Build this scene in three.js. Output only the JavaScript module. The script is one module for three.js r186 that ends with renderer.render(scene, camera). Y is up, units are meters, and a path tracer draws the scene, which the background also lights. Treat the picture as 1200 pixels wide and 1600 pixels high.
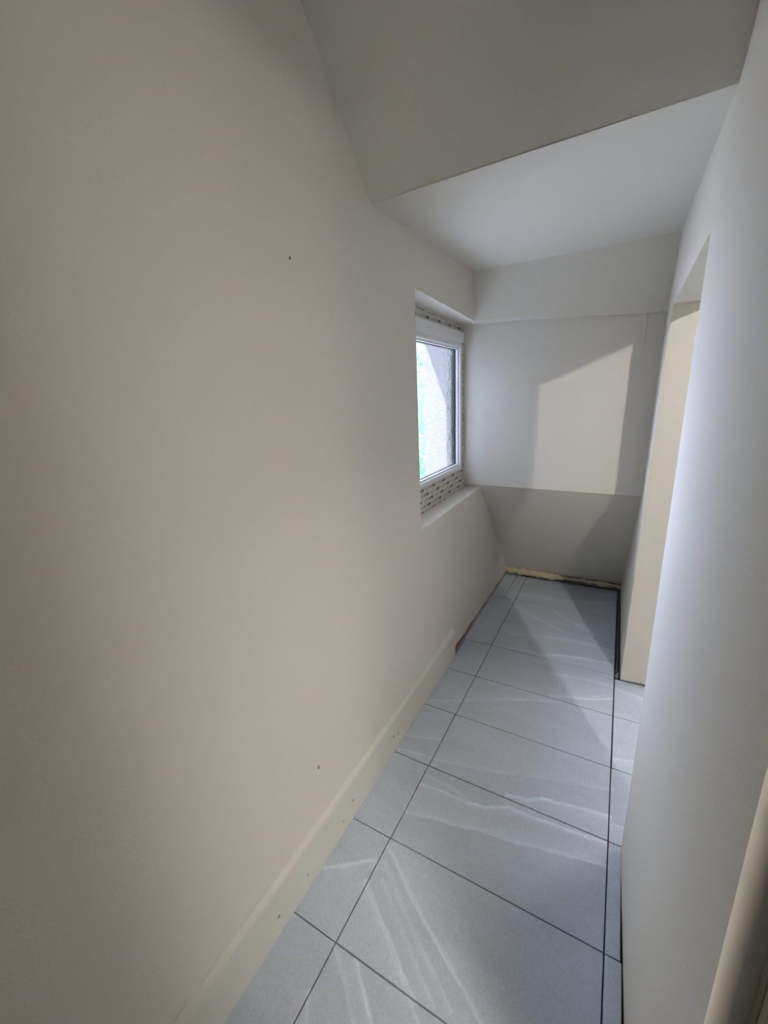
import * as THREE from 'three';
import { RoundedBoxGeometry } from 'three/addons/geometries/RoundedBoxGeometry.js';
import { RectAreaLightUniformsLib } from 'three/addons/lights/RectAreaLightUniformsLib.js';
import { ImprovedNoise } from 'three/addons/math/ImprovedNoise.js';
import { mergeGeometries, mergeVertices } from 'three/addons/utils/BufferGeometryUtils.js';

// ---------------------------------------------------------------- camera, sky, sun, exposure
const scene = new THREE.Scene();
const camera = new THREE.PerspectiveCamera(102.5677, 1200 / 1600, 0.02, 200);
camera.position.set(0, 1.375, 0);
camera.rotation.set(-0.269431, 0.525494, -0.049832, 'YXZ');

const SUN_DIR = new THREE.Vector3(1, -2.73, -0.9).normalize();      // the way the sunlight travels
scene.background = new THREE.Color().setRGB(0.60, 0.70, 1.0);       // an even, hazy blue sky
scene.backgroundIntensity = 26;

const sun = new THREE.DirectionalLight(new THREE.Color(1, 0.95, 0.86), 21);
sun.name = 'sun';
sun.position.copy(SUN_DIR).multiplyScalar(-12).add(new THREE.Vector3(-1.5, 1, -3));
sun.target.position.set(-1.5, 1, -3);
sun.castShadow = true;
sun.shadow.mapSize.set(2048, 2048);
Object.assign(sun.shadow.camera, { left: -7, right: 7, top: 7, bottom: -7, near: 0.5, far: 30 });
scene.add(sun, sun.target);

const renderer = new THREE.WebGLRenderer({ antialias: true });
renderer.shadowMap.enabled = true;
renderer.toneMapping = THREE.LinearToneMapping;
renderer.toneMappingExposure = 1.0;

// ---------------------------------------------------------------- helpers
let seed = 7;
const rnd = () => { seed = (seed * 1664525 + 1013904223) >>> 0; return seed / 4294967296; };
const noise = new ImprovedNoise();
const N = (x, y, z = 0) => noise.noise(x, y, z);
const lerp = (a, b, t) => a + (b - a) * t;
const clamp = (v, a, b) => Math.min(b, Math.max(a, v));
const smooth = (a, b, v) => { const t = clamp((v - a) / (b - a), 0, 1); return t * t * (3 - 2 * t); };

function mesh(name, geometry, material, parent = scene) {
  const m = new THREE.Mesh(geometry, material);
  m.name = name; m.castShadow = m.receiveShadow = true;
  parent.add(m);
  return m;
}
function structure(o, label, category) { o.userData.kind = 'structure'; if (label) o.userData.label = label; if (category) o.userData.category = category; return o; }
function tag(o, label, category, group) { Object.assign(o.userData, { label, category }); if (group) o.userData.group = group; return o; }
function group(name, parent = scene) { const g = new THREE.Group(); g.name = name; parent.add(g); return g; }
function box(x0, x1, y0, y1, z0, z1) {
  const g = new THREE.BoxGeometry(x1 - x0, y1 - y0, z1 - z0);
  g.translate((x0 + x1) / 2, (y0 + y1) / 2, (z0 + z1) / 2);
  return metreUV(g);
}
function rbox(x0, x1, y0, y1, z0, z1, r = 0.003, seg = 2) {
  const g = new RoundedBoxGeometry(x1 - x0, y1 - y0, z1 - z0, seg, r);
  g.translate((x0 + x1) / 2, (y0 + y1) / 2, (z0 + z1) / 2);
  return metreUV(g);
}
function metreUV(g) {                                                // uv in metres, by the way each face points
  const p = g.attributes.position, n = g.attributes.normal, uv = new Float32Array(p.count * 2);
  for (let i = 0; i < p.count; i++) {
    const ax = Math.abs(n.getX(i)), ay = Math.abs(n.getY(i)), az = Math.abs(n.getZ(i));
    if (ax >= ay && ax >= az) { uv[2 * i] = p.getZ(i); uv[2 * i + 1] = p.getY(i); }
    else if (ay >= az) { uv[2 * i] = p.getX(i); uv[2 * i + 1] = p.getZ(i); }
    else { uv[2 * i] = p.getX(i); uv[2 * i + 1] = p.getY(i); }
  }
  g.setAttribute('uv', new THREE.BufferAttribute(uv, 2));
  return g;
}
// a sheet of points f(i, j) -> [x, y, z]
function sheet(nu, nv, f, uvf) {
  const pos = [], uv = [], idx = [];
  for (let j = 0; j <= nv; j++) for (let i = 0; i <= nu; i++) {
    const q = f(i / nu, j / nv); pos.push(...q); uv.push(...(uvf ? uvf(q) : [q[0], q[2]]));
  }
  for (let j = 0; j < nv; j++) for (let i = 0; i < nu; i++) {
    const a = j * (nu + 1) + i, b = a + 1, c = a + nu + 1, d = c + 1;
    idx.push(a, b, d, a, d, c);
  }
  const g = new THREE.BufferGeometry();
  g.setAttribute('position', new THREE.Float32BufferAttribute(pos, 3));
  g.setAttribute('uv', new THREE.Float32BufferAttribute(uv, 2));
  g.setIndex(idx); g.computeVertexNormals();
  return g;
}
// a closed slab between two sheets
function slab(nu, nv, front, back, uvf) {
  const side = (fa, fb) => sheet(Math.max(nu, nv), 1, (t, s) => { const a = fa(t), b = fb(t); return [0, 1, 2].map((k) => lerp(a[k], b[k], s)); }, (q) => [q[0] + q[2], q[1]]);
  return mergeGeometries([
    sheet(nu, nv, front, uvf), sheet(nu, nv, back, uvf),
    side((t) => front(t, 0), (t) => back(t, 0)), side((t) => front(t, 1), (t) => back(t, 1)),
    side((t) => front(0, t), (t) => back(0, t)), side((t) => front(1, t), (t) => back(1, t)),
  ]);
}
// a wall that stands along z, with openings: cells of a grid that are left out
function gridWall(zs, ys, solid, face, back) {
  const parts = [[], []], uvs = [[], []], ids = [[], []], out = [];
  const S = (i, j) => i >= 0 && j >= 0 && i < zs.length - 1 && j < ys.length - 1 && solid((zs[i] + zs[i + 1]) / 2, (ys[j] + ys[j + 1]) / 2);
  [face, back].forEach((f, k) => {
    const pos = [], uv = [], idx = [];
    for (const y of ys) for (const z of zs) { const q = f(y, z); pos.push(...q); uv.push(q[2], q[1]); }
    for (let j = 0; j < ys.length - 1; j++) for (let i = 0; i < zs.length - 1; i++) if (S(i, j)) {
      const a = j * zs.length + i, b = a + 1, c = a + zs.length, d = c + 1;
      idx.push(a, b, d, a, d, c);
    }
    const g = new THREE.BufferGeometry();
    g.setAttribute('position', new THREE.Float32BufferAttribute(pos, 3));
    g.setAttribute('uv', new THREE.Float32BufferAttribute(uv, 2));
    g.setIndex(idx); g.computeVertexNormals(); out.push(g.toNonIndexed());
  });
  const pos = [], uv = [];
  const quad = (y0, z0, y1, z1) => {
    const a = face(y0, z0), b = face(y1, z1), c = back(y1, z1), d = back(y0, z0);
    for (const q of [a, b, c, a, c, d]) { pos.push(...q); uv.push(q[0] + (y0 === y1 ? 0 : 0), y0 === y1 ? q[2] : q[1]); }
  };
  for (let j = 0; j < ys.length - 1; j++) for (let i = 0; i < zs.length - 1; i++) if (S(i, j)) {
    if (!S(i - 1, j)) quad(ys[j], zs[i], ys[j + 1], zs[i]);
    if (!S(i + 1, j)) quad(ys[j], zs[i + 1], ys[j + 1], zs[i + 1]);
    if (!S(i, j - 1)) quad(ys[j], zs[i], ys[j], zs[i + 1]);
    if (!S(i, j + 1)) quad(ys[j + 1], zs[i], ys[j + 1], zs[i + 1]);
  }
  const g = new THREE.BufferGeometry();
  g.setAttribute('position', new THREE.Float32BufferAttribute(pos, 3));
  g.setAttribute('uv', new THREE.Float32BufferAttribute(uv, 2));
  g.computeVertexNormals(); out.push(g);
  return mergeGeometries(out);
}
const range = (marks, step) => {                                    // a sorted list through the marks, no gap wider than step
  const s = [...marks].sort((a, b) => a - b), r = [];
  for (let i = 0; i < s.length - 1; i++) { const n = Math.max(1, Math.ceil((s[i + 1] - s[i]) / step)); for (let k = 0; k < n; k++) r.push(lerp(s[i], s[i + 1], k / n)); }
  r.push(s[s.length - 1]); return r;
};
function dataTexture(w, h, f, srgb) {
  const d = new Uint8Array(w * h * 4);
  for (let y = 0; y < h; y++) for (let x = 0; x < w; x++) {
    const c = f(x, y), o = 4 * (y * w + x);
    d[o] = clamp(c[0], 0, 255); d[o + 1] = clamp(c[1], 0, 255); d[o + 2] = clamp(c[2], 0, 255); d[o + 3] = 255;
  }
  const t = new THREE.DataTexture(d, w, h, THREE.RGBAFormat);
  t.wrapS = t.wrapT = THREE.RepeatWrapping; t.magFilter = THREE.LinearFilter; t.minFilter = THREE.LinearMipmapLinearFilter; t.generateMipmaps = true;
  if (srgb) t.colorSpace = THREE.SRGBColorSpace;
  t.needsUpdate = true; return t;
}

// ---------------------------------------------------------------- materials
// roller stipple of emulsion paint: periodic value noise
function tileNoise(n, s0) {
  let s = s0; const r = () => { s = (s * 1664525 + 1013904223) >>> 0; return s / 4294967296; };
  const g = Float32Array.from({ length: n * n }, r);
  return (u, v) => {
    const x = ((u % 1) + 1) % 1 * n, y = ((v % 1) + 1) % 1 * n, i = Math.floor(x), j = Math.floor(y), a = x - i, b = y - j;
    const fa = a * a * (3 - 2 * a), fb = b * b * (3 - 2 * b), G = (p, q) => g[(q % n) * n + p % n];
    return lerp(lerp(G(i, j), G(i + 1, j), fa), lerp(G(i, j + 1), G(i + 1, j + 1), fa), fb);
  };
}
const n64 = tileNoise(64, 3), n128 = tileNoise(128, 5), n24 = tileNoise(24, 9), n8 = tileNoise(8, 13);
const stipple = dataTexture(512, 512, (x, y) => {
  const u = x / 512, v = y / 512;
  const h = 0.55 * n128(u, v) + 0.3 * n64(u, v) + 0.15 * n24(u, v);
  return [h * 255, h * 255, h * 255];
});
stipple.repeat.set(2.6, 2.6);                                        // one repeat is 0.38 m
const paint = (r, g, b, rough = 0.75, bump = 0.0004) => new THREE.MeshStandardMaterial({ color: new THREE.Color().setRGB(r, g, b), roughness: rough, bumpMap: stipple, bumpScale: bump, side: THREE.DoubleSide });
const M = {};
M.wall = paint(0.74, 0.705, 0.625);
M.bare = paint(0.40, 0.375, 0.35, 0.95, 0.001);                      // unpainted plaster of the side rooms
M.ceiling = paint(0.74, 0.71, 0.64);
M.skirting = new THREE.MeshStandardMaterial({ color: new THREE.Color().setRGB(0.69, 0.67, 0.59), roughness: 0.45, bumpMap: stipple, bumpScale: 0.0003 });
M.upvc = new THREE.MeshPhysicalMaterial({ color: new THREE.Color().setRGB(0.82, 0.83, 0.84), roughness: 0.3 });
M.gasket = new THREE.MeshStandardMaterial({ color: new THREE.Color().setRGB(0.012, 0.013, 0.016), roughness: 0.6 });
M.glass = new THREE.MeshPhysicalMaterial({ color: 0xffffff, transmission: 1, thickness: 0, roughness: 0, ior: 1.5 });
M.screed = new THREE.MeshStandardMaterial({ color: new THREE.Color().setRGB(0.26, 0.25, 0.24), roughness: 1 });
M.hole = new THREE.MeshStandardMaterial({ color: new THREE.Color().setRGB(0.17, 0.14, 0.11), roughness: 1 });
M.metal = new THREE.MeshStandardMaterial({ color: new THREE.Color().setRGB(0.5, 0.5, 0.5), roughness: 0.4, metalness: 1 });
M.wood = new THREE.MeshStandardMaterial({ color: new THREE.Color().setRGB(0.30, 0.25, 0.185), roughness: 0.6 });
M.brick = new THREE.MeshStandardMaterial({ color: new THREE.Color().setRGB(0.30, 0.14, 0.08), roughness: 0.95, bumpMap: stipple, bumpScale: 0.004 });
M.mortar = new THREE.MeshStandardMaterial({ color: new THREE.Color().setRGB(0.33, 0.32, 0.30), roughness: 1, bumpMap: stipple, bumpScale: 0.006 });
M.foam = new THREE.MeshStandardMaterial({ color: new THREE.Color().setRGB(0.66, 0.56, 0.38), roughness: 0.85, bumpMap: stipple, bumpScale: 0.002 });
M.concrete = new THREE.MeshStandardMaterial({ color: new THREE.Color().setRGB(0.42, 0.42, 0.40), roughness: 1 });

// porcelain tile: one map for the whole floor, uv in metres, with the pale streaks where they lie
const FX0 = -0.75, FX1 = 0.65, FZ0 = -3.2, FZ1 = 0.0;
const VEINS = [
  // [strength, tail width in m, side of the tail, points x, z]
  [1.0, 0.030, 1, [[-0.538, -0.711], [-0.446, -0.644], [-0.354, -0.582], [-0.30, -0.545]]],
  [0.8, 0.045, -1, [[-0.528, -0.824], [-0.344, -0.698], [-0.241, -0.637], [-0.155, -0.587], [-0.09, -0.545]]],
  [0.5, 0.012, 1, [[-0.497, -0.732], [-0.393, -0.658], [-0.26, -0.560]]],
  [0.5, 0.010, 1, [[-0.515, -0.78], [-0.40, -0.695], [-0.22, -0.575]]],
  [0.7, 0.03, -1, [[-0.538, -0.548], [-0.412, -0.453], [-0.30, -0.36]]],
  [1.1, 0.02, 1, [[-0.463, -0.549], [-0.378, -0.471], [-0.29, -0.39]]],
  [0.6, 0.02, 1, [[-0.324, -0.553], [-0.279, -0.52], [-0.17, -0.43]]],
  [0.6, 0.02, 1, [[-0.535, -0.446], [-0.505, -0.399], [-0.46, -0.33]]],
  [1.3, 0.022, 1, [[-0.523, -1.072], [-0.427, -1.083], [-0.344, -1.084], [-0.287, -1.093], [-0.218, -1.128], [-0.126, -1.133], [-0.04, -1.141], [0.081, -1.153]]],
  [1.0, 0.05, -1, [[-0.53, -0.948], [-0.447, -0.974], [-0.334, -0.995], [-0.177, -1.025], [-0.094, -1.04], [0.084, -1.078]]],
  [0.7, 0.03, 1, [[-0.518, -1.118], [-0.44, -1.114], [-0.344, -1.090]]],
  [0.5, 0.05, -1, [[-0.539, -1.188], [-0.328, -1.238], [-0.134, -1.295], [0.092, -1.36]]],
  [1.3, 0.03, 1, [[-0.236, -1.168], [-0.164, -1.187], [-0.122, -1.215], [-0.032, -1.231], [0.087, -1.248]]],
  [0.7, 0.03, -1, [[-0.548, -1.541], [-0.318, -1.662], [-0.118, -1.742]]],
  [0.9, 0.03, -1, [[-0.17, -1.757], [-0.089, -1.791], [0.003, -1.817], [0.082, -1.86]]],
  [0.9, 0.02, 1, [[-0.67, -0.685], [-0.605, -0.728], [-0.541, -0.775]]],
  [0.6, 0.03, -1, [[-0.682, -1.25], [-0.533, -1.292]]],
  [0.6, 0.03, 1, [[-0.692, -1.477], [-0.55, -1.547]]],
  [0.6, 0.03, 1, [[-0.674, -1.175], [-0.561, -1.195]]],
  [0.9, 0.03, 1, [[-0.267, -2.071], [-0.156, -2.115], [-0.038, -2.139], [0.077, -2.14]]],
  [0.7, 0.03, -1, [[-0.195, -1.922], [-0.064, -1.951], [0.083, -1.953]]],
  [0.7, 0.03, 1, [[-0.466, -2.21], [-0.262, -2.267], [-0.133, -2.29], [0.074, -2.282]]],
  [0.6, 0.02, 1, [[-0.505, -2.568], [-0.327, -2.44], [-0.18, -2.36]]],
  [0.6, 0.02, -1, [[-0.268, -2.579], [-0.01, -2.38]]],
  [0.6, 0.03, 1, [[-0.497, -2.743], [-0.231, -2.768], [0.072, -2.853]]],
  [0.5, 0.03, 1, [[-0.526, -2.06], [-0.363, -2.076], [-0.231, -2.062]]],
  [0.7, 0.03, 1, [[0.09, -1.50], [0.2, -1.54], [0.6, -1.62]]],
  [0.6, 0.03, 1, [[0.09, -1.22], [0.2, -1.25], [0.6, -1.33]]],
  [0.6, 0.03, 1, [[0.09, -1.95], [0.2, -1.92], [0.6, -1.85]]],
];
const floorField = (() => {
  const W = 896, H = 2048, f = new Float32Array(W * H);
  for (const [s, tail, sgn, pts] of VEINS) for (let k = 0; k < pts.length - 1; k++) {
    const [x0, z0] = pts[k], [x1, z1] = pts[k + 1], L = Math.hypot(x1 - x0, z1 - z0), tx = (x1 - x0) / L, tz = (z1 - z0) / L;
    const pad = tail * 2.5 + 0.02;
    const iu = (x) => Math.round((x - FX0) / (FX1 - FX0) * W), iv = (z) => Math.round((z - FZ0) / (FZ1 - FZ0) * H);
    for (let j = Math.max(0, iv(Math.min(z0, z1) - pad)); j < Math.min(H, iv(Math.max(z0, z1) + pad)); j++)
      for (let i = Math.max(0, iu(Math.min(x0, x1) - pad)); i < Math.min(W, iu(Math.max(x0, x1) + pad)); i++) {
        const x = lerp(FX0, FX1, (i + 0.5) / W), z = lerp(FZ0, FZ1, (j + 0.5) / H);
        const a = (x - x0) * tx + (z - z0) * tz; if (a < -0.004 || a > L + 0.004) continue;
        let d = ((x - x0) * -tz + (z - z0) * tx) * sgn;
        d += 0.006 * N(x * 9, z * 9, s * 3) + 0.0022 * N(x * 40, z * 40, 2);
        const streak = clamp(0.78 + 0.55 * N(a * 6, d * 230, s * 9) + 0.35 * N(a * 11, 0.5, k * 3 + s), 0.15, 1.3);
        const v = (d < 0 ? Math.exp(-((d / 0.005) ** 2)) : 0.45 * Math.exp(-((d / 0.006) ** 2)) + 0.55 * Math.exp(-d / tail)) * streak;
        f[j * W + i] = Math.max(f[j * W + i], s * v);
      }
  }
  return { W, H, f };
})();
const floorMap = dataTexture(floorField.W, floorField.H, (i, j) => {
  const x = lerp(FX0, FX1, i / floorField.W), z = lerp(FZ0, FZ1, j / floorField.H);
  const band = 0.5 * N(x * 3 + z * 2, z * 9, 1) + 0.35 * N(x * 8, z * 22, 4) + 0.25 * N(x * 40, z * 60, 7);
  const grain = (n128(x * 3.1, z * 3.1) - 0.5) * 14 + (rnd() - 0.5) * 9;
  const v = floorField.f[j * floorField.W + i];
  const b = 207 + band * 11 + grain + v * 36;
  return [b * 0.955, b, b * 1.05];
}, true);
floorMap.wrapS = floorMap.wrapT = THREE.ClampToEdgeWrapping;
M.tile = new THREE.MeshPhysicalMaterial({ map: floorMap, roughness: 0.28, bumpMap: stipple, bumpScale: 0.00025 });

// printed protective film on the window frame
function filmTexture() {
  const c = document.createElement('canvas'); c.width = 512; c.height = 256;
  const g = c.getContext('2d');
  g.fillStyle = '#cfccc0'; g.fillRect(0, 0, 512, 256);
  for (let row = 0; row < 4; row++) for (let k = -1; k < 4; k++) {
    const x = k * 170 + (row % 2) * 85 + row * 16, y = 20 + row * 64;
    g.fillStyle = '#23281f'; g.fillRect(x, y, 26, 28);
    g.fillStyle = '#56654a'; g.fillRect(x + 32, y + 2, 16, 26); g.fillRect(x + 52, y + 6, 8, 20);
    g.fillStyle = '#3b3d3c'; g.fillRect(x + 84, y - 2, 9, 30);
    g.strokeStyle = '#6d6d68'; g.lineWidth = 6; g.beginPath(); g.moveTo(x + 108, y + 20); g.bezierCurveTo(x + 118, y + 6, x + 128, y + 26, x + 144, y + 10); g.stroke();
  }
  const t = new THREE.CanvasTexture(c); t.colorSpace = THREE.SRGBColorSpace; t.wrapS = t.wrapT = THREE.RepeatWrapping;
  t.repeat.set(1 / 0.42, 1 / 0.11);
  return t;
}
M.film = new THREE.MeshStandardMaterial({ map: filmTexture(), roughness: 0.4 });

// pebbledash render
const dash = dataTexture(512, 512, (x, y) => { const u = x / 512, v = y / 512, h = Math.pow(n128(u, v), 1.6) * 0.7 + n64(u, v) * 0.3; return [h * 255, h * 255, h * 255]; });
dash.repeat.set(2.1, 2.1);
M.dash = new THREE.MeshStandardMaterial({ color: new THREE.Color().setRGB(0.23, 0.23, 0.225), bumpMap: dash, bumpScale: 0.010, roughness: 1 });

// ---------------------------------------------------------------- the shell of the passage
const XL = -0.69, XO = -0.86, ZF = -2.32;                            // left wall, its outer face, the far wall
const ROOF = 3.1;
// the right wall is a little out of plumb: x where its face lies
const xBase = [[0.6, 0.132], [-0.37, 0.129], [-0.74, 0.126], [-1.144, 0.118], [-2.02, 0.108], [-3.1, 0.102]];
const xHead = [[0.6, 0.121], [-1.144, 0.121], [-2.02, 0.130], [-3.1, 0.132]];
const along = (list, z) => { for (let i = 0; i < list.length - 1; i++) if (z >= list[i + 1][0]) { const t = clamp((list[i][0] - z) / (list[i][0] - list[i + 1][0]), 0, 1); return lerp(list[i][1], list[i + 1][1], t); } return list[list.length - 1][1]; };
function xR(y, z) {
  const b = along(xBase, z), h = along(xHead, z);
  if (y <= 1.67) return lerp(b, h, y / 1.67);
  return lerp(h, 0.1357, clamp((y - 1.67) / 0.25, 0, 1.6));
}
const wave = (a, b) => 0.0016 * N(a * 1.7, b * 1.7, 3);

// floor: dark screed under porcelain tiles laid with open joints
const floor = structure(group('floor'), 'pale grey streaked porcelain tiled floor of the narrow passage');
mesh('screed', box(XO, 2.4, -0.15, -0.030, -3.05, 2.0), M.screed, floor);
mesh('subfloor', box(XO, 2.5, -0.30, -0.2, -3.6, 2.1), M.screed, floor);
const ROWS = [0.346, 0.047, -0.252, -0.551, -0.852, -1.158, -1.457, -1.748, -2.045, -2.343, -2.645, -2.945, -3.05];
const G = 0.0017;                                                    // half a joint
function tile(x0, x1, z0, z1, lift = 0) {
  const r = 0.0012, g = rbox(x0, x1, -0.030, lift, z0, z1, r, 1);
  const p = g.attributes.position, uv = g.attributes.uv;
  for (let i = 0; i < p.count; i++) uv.setXY(i, (p.getX(i) - FX0) / (FX1 - FX0), (p.getZ(i) - FZ0) / (FZ1 - FZ0));
  return mesh('tile', g, M.tile, floor);
}
for (let k = 0; k < ROWS.length - 1; k++) {
  const zn = ROWS[k] - G, zf = ROWS[k + 1] + G, j = () => (rnd() - 0.5) * 0.0008;
  const xs = -0.526 - 0.006 * smooth(-1.6, -0.4, zn) + 0.010 * smooth(-1.8, -2.9, zn) * 0;
  if (k >= 10) { if (k === 10) { tile(-0.683, -0.600 - G, ROWS[12], zn, j()); tile(-0.600 + G, xs - G, ROWS[12], zn, j()); } }
  else tile(zn < -1.85 ? -0.682 : -0.677, xs - G, zf, zn, j());
  tile(xs + G, 0.083 - G, zf, zn, j());
  if (zn > -1.15 && zn < 0.2) tile(0.083 + G, 0.1165 + 0.006 * smooth(-1.16, -0.4, zn), zf, zn, j());
  else if (zn > -2.0) { const s = k === 6 || k === 7 ? 0.0015 : 0; tile(0.083 + G + s, 0.31, Math.max(zf, -2.018), zn, j()); }
}
// adjoining room floor tiles
for (let k = 0; k < ROWS.length - 2; k++) for (let c = 0; c < 4; c++) {
  const x0 = 0.31 + G + c * 0.52; tile(x0, x0 + 0.52 - 2 * G, ROWS[k + 1] + G, ROWS[k] - G);
}

// left wall, with the window opening
const WZ0 = -2.33, WZ1 = -1.492, WY0 = 0.838, WY1 = 1.745;
const zsL = range([2.0, 0.5, -0.3, -1.2, WZ1, -1.86, -2.19, WZ0, -3.15], 0.07), ysL = range([0, 0.05, 0.4, WY0, 1.3, WY1, 2.0, ROOF], 0.12);
const chip = (z) => z > -1.862 ? 0 : 0.012 + 0.010 * smooth(-1.9, -2.0, z) + 0.026 * Math.exp(-(((z + 1.93) / 0.045) ** 2)) + 0.009 * N(z * 22, 0.3) + 0.010 * Math.exp(-(((z + 2.15) / 0.05) ** 2)) - 0.012 * smooth(-2.3, -2.9, z);
const wallLeft = structure(group('wall_left'), 'cream painted plaster wall with the window opening');
mesh('plaster', gridWall(zsL, ysL, (z, y) => !(z > WZ0 && z < WZ1 && y > WY0 && y < WY1),
  (y, z) => [XL + wave(y, z), y === 0 ? Math.max(0, chip(z)) : y === WY1 ? lerp(1.752, 1.728, (WZ1 - z) / 0.7) : y === WY0 ? lerp(0.834, 0.845, clamp((WZ1 - z) / 0.78, 0, 1)) : y, z],
  (y, z) => [XO, y, z]), M.wall, wallLeft);
{ // brick that shows where the plaster stops short of the floor
  let z = -1.83;
  while (z > -3.0) { const l = 0.205, z1 = z - l; mesh('brick', rbox(XL - 0.03, XL - 0.007 + 0.003 * rnd(), -0.008, 0.062, z1 + 0.005, z - 0.005, 0.003, 1), M.brick, wallLeft); z = z1; }
  for (const [y, zz, r] of [[1.693, -0.821, 0.0035], [0.329, -0.728, 0.004], [0.338, -0.7265, 0.002]]) {
    const g = new THREE.CylinderGeometry(r, r, 0.003, 10); g.rotateZ(Math.PI / 2); g.translate(XL + wave(y, zz) - 0.0008, y, zz); mesh('nail_hole', g, M.hole, wallLeft);
  }
}

// right wall: a pier, the doorway with its lintel, and a return to the far wall
const DZ1 = -1.144, DZ0 = -2.017, DH = 1.665, XB = 0.295, PZ = -0.366, NZ = 0.05;
const zsR = range([2.0, NZ, PZ, -0.75, DZ1, DZ0, -3.15], 0.08), ysR = range([0, 0.02, 0.6, 1.2, DH, 1.92, 2.2, ROOF], 0.12);
const wallRight = structure(group('wall_right'), 'cream painted plaster wall with an open doorway');
mesh('plaster', gridWall(zsR, ysR, (z, y) => !(z < DZ1 && z > DZ0 && y < DH) && !(z > PZ && z < NZ && y < 2.2),
  (y, z) => [xR(y, z) + wave(y + 5, z) * (z > DZ1 ? 1 : 1), y === 0 ? (z <= DZ0 + 1e-6 ? 0.006 : 0.001) : y, z],
  (y, z) => [XB, y === 0 && Math.abs(z - DZ0) < 1e-6 ? 0.016 : y, z]), M.wall, wallRight);
// the sharp bead that stands at the foot of the jamb
mesh('plaster_stop', box(0.112, XB, -0.008, 0.018, DZ0 - 0.03, DZ0 - 0.006), M.mortar, wallRight);

// timber lining round the opening beside the camera
const lining = structure(group('trim_1'), 'bare brown timber lining of the opening beside the pier');
mesh('lining_board', rbox(0.153, XB + 0.02, 0, 2.18, PZ + 0.0002, PZ + 0.012, 0.002, 1), M.wood, lining);
mesh('door_stop', rbox(0.153, XB + 0.02, 0, 2.18, PZ + 0.0142, PZ + 0.027, 0.002, 1), M.wood, lining);
mesh('lining_board', rbox(0.135, XB + 0.02, 0, 2.18, NZ - 0.02, NZ, 0.002, 1), M.wood, lining);
mesh('lining_board', rbox(0.135, XB + 0.02, 2.18, 2.20, PZ + 0.06, NZ, 0.002, 1), M.wood, lining);
// partition between the two side rooms, boxed out round a duct
const wallPart = structure(group('wall_partition'), 'plaster partition between the two side rooms');
mesh('plaster', box(XB, 0.60, 0, 2.5, PZ - 0.08, PZ), M.wall, wallPart);
mesh('plaster', box(0.60, 0.64, 0, 2.5, PZ, -0.10), M.wall, wallPart);
mesh('plaster', box(0.60, 2.4, 0, 2.5, -0.10, -0.02), M.bare, wallPart);

// far wall: bulkhead over the window head, the wall itself, and the sloping soffit of the stair below it
const wallBack = structure(group('wall_back'), 'cream far wall with a ledge over the sloping stair soffit');
const CY = 1.942, CZ = -2.152;
mesh('bulkhead', slab(16, 6,
  (u, v) => { const x = lerp(XL - 0.005, xR(1.8, -2.2) + 0.006, u), e = smooth(0.0, 1, u); return [x, lerp(CY + 0.01, lerp(1.728, 1.682, e), v), lerp(CZ + 0.002, lerp(-2.19, ZF + 0.006, e * 0.96), v)]; },
  (u, v) => { const x = lerp(XL - 0.005, xR(1.8, -2.2) + 0.006, u); return [x, lerp(CY + 0.01, lerp(1.728, 1.682, smooth(0, 1, u)), v), ZF - 0.01]; }, (q) => [q[0], q[1]]), M.wall, wallBack);
mesh('wall_panel', slab(12, 8,
  (u, v) => { const x = lerp(XO, 0.16, u); return [x, lerp(CY, lerp(0.861, 0.852, clamp((x + 0.69) / 0.8, 0, 1)), v), ZF + wave(x * 2, v) * 0.6]; },
  (u, v) => { const x = lerp(XO, 0.16, u); return [x, lerp(CY, 0.83, v), ZF - 0.06]; }, (q) => [q[0], q[1]]), M.wall, wallBack);
mesh('stair_soffit', slab(12, 10,
  (u, v) => { const x = lerp(XL - 0.02, 0.14, u); return [x, lerp(lerp(0.861, 0.852, u), lerp(0.046, 0.060, u), v), lerp(ZF, lerp(-3.065, -3.045, u), v)]; },
  (u, v) => { const x = lerp(XL - 0.02, 0.14, u); return [x, lerp(0.861, 0.05, v) + 0.05, lerp(ZF, -3.05, v) - 0.05]; }, (q) => [q[0], q[1] * 1.4]), M.wall, wallBack);
mesh('plaster_ridge', rbox(0.0585, 0.0615, 1.53, 1.70, ZF - 0.002, ZF + 0.004, 0.001, 1), M.wall, wallBack);
mesh('blockwork', box(XO, 0.3, -0.2, 0.2, -3.16, -3.09), M.mortar, wallBack);

// ceiling: flat over the window, stair soffit climbing towards the camera, flat again behind
const ceiling = structure(group('ceiling'), 'cream ceiling, flat over the window, then the underside of a stair');
const RZ = (u) => lerp(-1.205, -1.178, u), RY = (u) => lerp(1.920, 1.915, u);
mesh('flat_soffit', slab(60, 10,
  (u, v) => { const x = lerp(XL - 0.004, 0.15, u * u * 0.5 + u * 0.5); return [x, lerp(RY(u), CY, v), lerp(RZ(u), CZ - 0.02, v)]; },
  (u, v) => { const x = lerp(XL - 0.004, 0.15, u * u * 0.5 + u * 0.5); return [x, lerp(RY(u), CY, v) + 0.05, lerp(RZ(u), CZ - 0.02, v)]; }), M.ceiling, ceiling);
mesh('stair_soffit', slab(12, 10,
  (u, v) => [lerp(XL - 0.004, lerp(0.15, 0.16, v), u), lerp(RY(u), 2.86, v), lerp(RZ(u), -0.37, v)],
  (u, v) => [lerp(XL - 0.004, lerp(0.15, 0.16, v), u), lerp(RY(u), 2.86, v) + 0.05, lerp(RZ(u), -0.37, v) - 0.03], (q) => [q[0], q[1] * 1.4]), M.ceiling, ceiling);
mesh('flat_ceiling', box(XL, 0.3, 2.86, 2.95, -0.37, 2.0), M.ceiling, ceiling);
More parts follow.
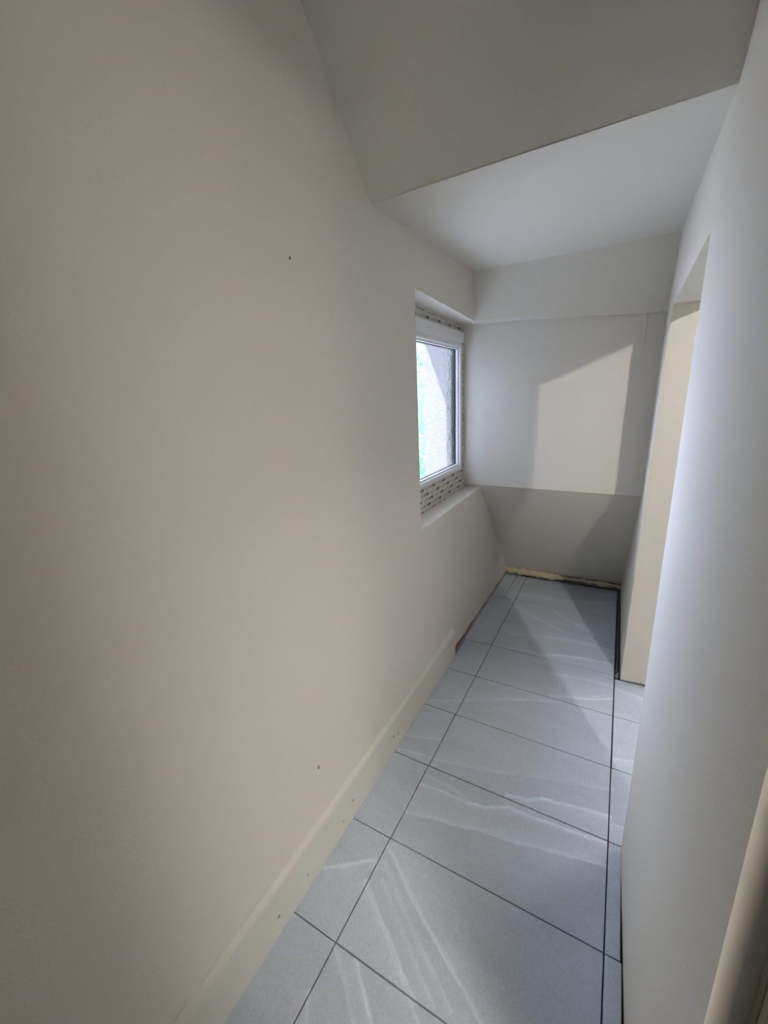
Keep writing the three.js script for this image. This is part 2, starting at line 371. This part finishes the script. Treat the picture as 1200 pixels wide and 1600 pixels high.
mesh('roof_slab', box(XO, 2.5, ROOF, ROOF + 0.15, -3.6, 2.1), M.concrete, ceiling);

const wallRear = structure(mesh('wall_rear', box(XO, 2.5, 0, ROOF, 2.0, 2.1), M.wall), 'cream wall that closes the passage behind');
// the adjoining room beyond the doorway
const wallSide = structure(mesh('wall_side', box(2.4, 2.5, 0, ROOF, -3.6, 2.0), M.bare), 'unpainted grey plaster wall of the side rooms');
structure(mesh('wall_end', box(XB, 2.4, 0, ROOF, -3.15, -3.05), M.bare), 'unpainted grey plaster end wall of the room behind the doorway');
structure(mesh('ceiling_side', box(XB, 2.4, 2.4, 2.48, -3.05, 2.0), M.bare), 'unpainted grey plaster ceiling of the side rooms');

// skirting along the left wall, stopping short
{
  const s = new THREE.Shape([[0, 0], [0.0155, 0], [0.0155, 0.138], [0.0135, 0.147], [0.0145, 0.149], [0.003, 0.160], [0.002, 0.164], [0, 0.165]].map(([a, b]) => new THREE.Vector2(a, b)));
  const g = new THREE.ExtrudeGeometry(s, { depth: 2.0 + 1.86, bevelEnabled: false });
  g.translate(XL, 0.001, -1.86);
  const b = structure(group('baseboard_left'), 'cream skirting board that stops short of the far end');
  mesh('board', metreUV(g), M.skirting, b);
  for (const [y, z, r] of [[0.081, -1.152, 0.0035], [0.066, -1.189, 0.003], [0.07, -0.86, 0.003], [0.045, -0.80, 0.0025], [0.05, -0.62, 0.002], [0.06, -0.5, 0.003]]) {
    const q = new THREE.SphereGeometry(r, 8, 6); q.scale(0.25, 1, 1.7); q.translate(XL + 0.0155, y, z); mesh('scuff', q, M.hole, b);
  }
}

// ---------------------------------------------------------------- window
{
  const w = structure(group('window_1'), 'white plastic window with printed protective film on its frame');
  const X = -0.782, D = 0.047;                                        // front of the frame and its depth
  const z0 = WZ0 - 0.002, z1 = WZ1 + 0.06, y0 = 0.83, y1 = 1.765;
  const ring = (name, mat, za, zb, ya, yb, t, xa, xb, r = 0.003, parent = w) => {
    mesh(name, rbox(xa, xb, ya, yb, za, za + t, r, 2), mat, parent); mesh(name, rbox(xa, xb, ya, yb, zb - t, zb, r, 2), mat, parent);
    mesh(name, rbox(xa, xb, ya, ya + t, za + t, zb - t, r, 2), mat, parent); mesh(name, rbox(xa, xb, yb - t, yb, za + t, zb - t, r, 2), mat, parent);
  };
  const f = group('frame', w);
  const head = 1.700;
  mesh('frame_head', rbox(X - D, X - 0.004, 1.63, head, z0, z1, 0.003), M.upvc, f);
  mesh('frame_head', rbox(X - D, X - 0.02, head, y1, z0, z1, 0.002), M.film, f);
  mesh('frame_sill', rbox(X - D, X - 0.004, y0, 0.965, z0, z1, 0.003), M.film, f);
  mesh('frame_jamb', rbox(X - D, X - 0.006, 0.965, 1.63, z0, z0 + 0.066, 0.003), M.upvc, f);
  mesh('frame_jamb', rbox(X - D, X - 0.006, 0.965, 1.63, z1 - 0.066, z1, 0.003), M.upvc, f);
  const strip = (za, zb) => { const g = rbox(X - 0.0065, X - 0.004, 0.965, 1.645, za, zb, 0.001, 1), uv = g.attributes.uv; for (let i = 0; i < uv.count; i++) uv.setXY(i, uv.getY(i), uv.getX(i)); mesh('film_strip', g, M.film, f); };
  strip(z0 + 0.002, z0 + 0.052); strip(z1 - 0.052, z1 - 0.002);
  const bz0 = z0 + 0.060, bz1 = z1 - 0.06, by0 = 0.962, by1 = 1.640;
  ring('glazing_bead', M.upvc, bz0, bz1, by0, by1, 0.022, X - 0.03, X - 0.001, 0.004);
  ring('glazing_bead', M.upvc, bz0 + 0.021, bz1 - 0.021, by0 + 0.021, by1 - 0.021, 0.010, X - 0.032, X - 0.012, 0.003);
  ring('gasket', M.gasket, bz0 + 0.030, bz1 - 0.030, by0 + 0.030, by1 - 0.030, 0.004, X - 0.036, X - 0.026, 0.001);
  mesh('glass_pane', box(X - 0.042, X - 0.038, by0 + 0.02, by1 - 0.02, bz0 + 0.02, bz1 - 0.02), M.glass, w);
  // mortar bedding in the outer reveal
  const lumps = [new THREE.BoxGeometry(0.03, 0.88, 0.085).toNonIndexed().translate(-0.846, 1.295, WZ0 + 0.0425)];
  for (let i = 0; i < 260; i++) { const g = new THREE.IcosahedronGeometry(0.005 + 0.009 * rnd() * rnd(), 1); g.scale(1, 1.3, 0.8); g.translate(-0.834 - 0.026 * rnd(), 0.87 + 0.86 * rnd(), WZ0 + 0.084 + 0.002 * rnd()); lumps.push(g); }
  const lm = mesh('mortar_bedding', metreUV(mergeGeometries(lumps)), M.mortar, w); lm.userData.label = 'rough mortar beside the pane';
}

// ---------------------------------------------------------------- loose ends on the floor
{ // expanding foam along the foot of the stair soffit
  const gs = [];
  for (let i = 0; i < 74; i++) {
    const t = i / 73, r = (0.008 + 0.014 * rnd()) * (t < 0.45 ? 1.25 + 0.6 * N(t * 40, 2) : 0.8 + 0.45 * N(t * 30, 2));
    const g = new THREE.IcosahedronGeometry(r, 2), p = g.attributes.position;
    for (let k = 0; k < p.count; k++) { const s = 1 + 0.18 * N(p.getX(k) * 60 + i, p.getY(k) * 60, p.getZ(k) * 60); p.setXYZ(k, p.getX(k) * s * 1.3, p.getY(k) * s, p.getZ(k) * s); }
    g.computeVertexNormals();
    g.translate(lerp(-0.672, 0.096, t), lerp(0.040, 0.044, t) + 0.006 * (rnd() - 0.5), lerp(-3.046, -3.030, t) + 0.014 * (rnd() - 0.5)); gs.push(g);
  }
  tag(mesh('foam_bead', metreUV(mergeGeometries(gs)), M.foam), 'lumpy cream bead of expanding foam under the sloping stair soffit', 'foam');
}
{ // rough mortar left in the gap beside the doorway return, and a few crumbs at its end
  const strip = sheet(6, 120, (u, v) => {
    const z = lerp(-2.03, -2.97, v), e = Math.sin(Math.PI * u), w = 0.005 + 0.0035 * N(v * 14, 3.3);
    return [0.0955 + (u - 0.5) * 2 * w + 0.003 * N(v * 9, 7.7), -0.030 + e * (0.0225 + 0.006 * N(v * 40, u * 3, 5)), z];
  });
  tag(mesh('mortar_strip', strip, M.mortar), 'rough strip of mortar in the floor gap along the doorway wall', 'mortar');
  const spots = [[0.094, -2.05, 0.011, 'largest grey mortar crumb at the end of the floor gap by the doorway'], [0.101, -2.072, 0.008, 'middling grey mortar crumb against the foot of the doorway wall'], [0.0905, -2.093, 0.006, 'smallest grey mortar crumb beside the floor tile edge']];
  spots.forEach(([x, z, r, label], n) => {
    const g = new THREE.IcosahedronGeometry(r, 2), p = g.attributes.position;
    for (let k = 0; k < p.count; k++) { const s = 1 + 0.35 * N(p.getX(k) * 90 + n * 40, p.getY(k) * 90, p.getZ(k) * 90); p.setXYZ(k, p.getX(k) * s * 0.8, p.getY(k) * s * 0.8, p.getZ(k) * s * 1.4); }
    g.computeVertexNormals();
    const m = mesh(n ? 'mortar_crumb_00' + n : 'mortar_crumb', metreUV(g), M.mortar); m.position.set(x, -0.009 + r * 0.7, z);
    tag(m, label, 'rubble', 'mortar crumbs in the floor gap');
  });
}

// ---------------------------------------------------------------- ceiling lights of the side rooms
RectAreaLightUniformsLib.init();
function ceilingLight(x, y, z, w, d, power, label) {
  const lamp = tag(group('ceiling_light'), label, 'ceiling light');
  lamp.position.set(x, y, z);
  mesh('housing', rbox(-w / 2 - 0.015, w / 2 + 0.015, -0.03, 0, -d / 2 - 0.015, d / 2 + 0.015, 0.004), M.upvc, lamp);
  mesh('diffuser', rbox(-w / 2, w / 2, -0.037, -0.028, -d / 2, d / 2, 0.003), new THREE.MeshStandardMaterial({ color: 0xffffff, roughness: 0.5, emissive: new THREE.Color(1, 0.94, 0.85), emissiveIntensity: 3 }), lamp);
  const a = new THREE.RectAreaLight(new THREE.Color(1, 0.96, 0.90), power, w, d);
  a.position.set(0, -0.04, 0); a.rotation.x = -Math.PI / 2; a.name = 'diffuser_light';
  lamp.add(a); return lamp;
}
const NEAR_ROOM = 46, FAR_ROOM = 7;
ceilingLight(1.85, 2.4, 0.95, 0.8, 1.2, NEAR_ROOM, 'long flush ceiling light in the side room beside the passage entrance');
ceilingLight(1.35, 2.4, -2.45, 0.8, 0.8, FAR_ROOM, 'square flush ceiling light in the room behind the open doorway').name = 'ceiling_light_001';

// ---------------------------------------------------------------- pendant lamp in the adjoining room
{
  const L = new THREE.Vector3(0.795, 1.86, -0.28);
  const lamp = tag(group('pendant_lamp'), 'bare bulb hanging on a white cord in the adjoining room', 'lamp');
  lamp.position.set(L.x, 2.4, L.z);
  const up = L.y - 2.4;
  const add = (name, g, m) => mesh(name, g, m, lamp);
  const rose = new THREE.CylinderGeometry(0.03, 0.05, 0.03, 24); rose.translate(0, -0.015, 0); add('ceiling_rose', rose, M.upvc);
  const cord = new THREE.CylinderGeometry(0.003, 0.003, -up - 0.12, 8); cord.translate(0, (up + 0.09 - 0.03) / 2, 0); add('cord', cord, M.upvc);
  const hold = new THREE.CylinderGeometry(0.014, 0.02, 0.06, 20); hold.translate(0, up + 0.065, 0); add('lamp_holder', hold, M.upvc);
  const bulb = new THREE.SphereGeometry(0.022, 24, 16);
  const bm = new THREE.MeshStandardMaterial({ color: 0xffffff, emissive: new THREE.Color(1, 0.97, 0.92), emissiveIntensity: 6, roughness: 0.3 });
  bulb.translate(0, up, 0); add('bulb', bulb, bm);
  const p = new THREE.PointLight(new THREE.Color(1, 0.97, 0.92), 4.2, 0, 2);
  p.position.set(0, up, 0); p.castShadow = true; p.shadow.radius = 0.7; p.name = 'bulb_light';
  lamp.add(p);
}

// ---------------------------------------------------------------- outside the window
structure(mesh('ground', box(-14, XO, -0.45, -0.3, -16, 10), M.concrete), 'concrete yard outside');
{
  const w = tag(mesh('rendered_wall', box(-1.60, 2.5, -0.3, 3.1, -3.8, -3.6), M.dash), 'pebbledashed side wall in sun and shade outside the window', 'wall');
  tag(mesh('eaves', rbox(-2.0, XO - 0.002, 2.969, 3.07, -3.595, 2.2, 0.004), M.upvc), 'white boarded eaves over the yard outside the window', 'eaves');
}
tag(mesh('neighbouring_house', rbox(-7.0, -2.75, -0.3, 4.4, -2.15, 6, 0.01), M.dash), 'pebbledashed side of the neighbouring house across the yard', 'house');
{ // hedge beyond the end of the rendered wall
  const h = tag(group('hedge'), 'green leafy hedge beyond the rendered wall outside', 'hedge');
  h.position.set(-3.55, -0.3, -7.2);
  const leafMat = new THREE.MeshStandardMaterial({ color: new THREE.Color().setRGB(0.13, 0.25, 0.14), roughness: 0.6, side: THREE.DoubleSide });
  const core = new THREE.MeshStandardMaterial({ color: new THREE.Color().setRGB(0.13, 0.25, 0.14), roughness: 1 });
  const cg = new THREE.SphereGeometry(1, 32, 20), p = cg.attributes.position;
  for (let k = 0; k < p.count; k++) { const s = 1 + 0.12 * N(p.getX(k) * 3, p.getY(k) * 3, p.getZ(k) * 3); p.setXYZ(k, p.getX(k) * s * 0.7, p.getY(k) * s * 1.7 + 1.55, p.getZ(k) * s * 0.6); }
  cg.computeVertexNormals(); mesh('stems', cg, core, h);
  const leaf = new THREE.CircleGeometry(0.04, 6); leaf.scale(0.6, 1.2, 1);
  const im = new THREE.InstancedMesh(leaf, leafMat, 4000); im.name = 'leaves'; im.castShadow = im.receiveShadow = true; im.userData.kind = 'stuff';
  const m4 = new THREE.Matrix4(), q = new THREE.Quaternion(), e = new THREE.Euler();
  for (let i = 0; i < 4000; i++) {
    const a = rnd() * Math.PI * 2, c = rnd() * 2 - 1, s = Math.sqrt(1 - c * c), r = 1 + 0.14 * rnd();
    e.set(rnd() * 6.3, rnd() * 6.3, rnd() * 6.3); q.setFromEuler(e);
    m4.compose(new THREE.Vector3(s * Math.cos(a) * 0.75 * r, c * 1.75 * r + 1.55, s * Math.sin(a) * 0.68 * r), q, new THREE.Vector3(1, 1, 1).multiplyScalar(0.7 + 0.6 * rnd()));
    im.setMatrixAt(i, m4);
    im.setColorAt(i, new THREE.Color().setRGB(0.7 + 0.5 * rnd(), 0.8 + 0.4 * rnd(), 0.7 + 0.4 * rnd()));
  }
  h.add(im);
}

scene.updateMatrixWorld(true);
renderer.render(scene, camera);
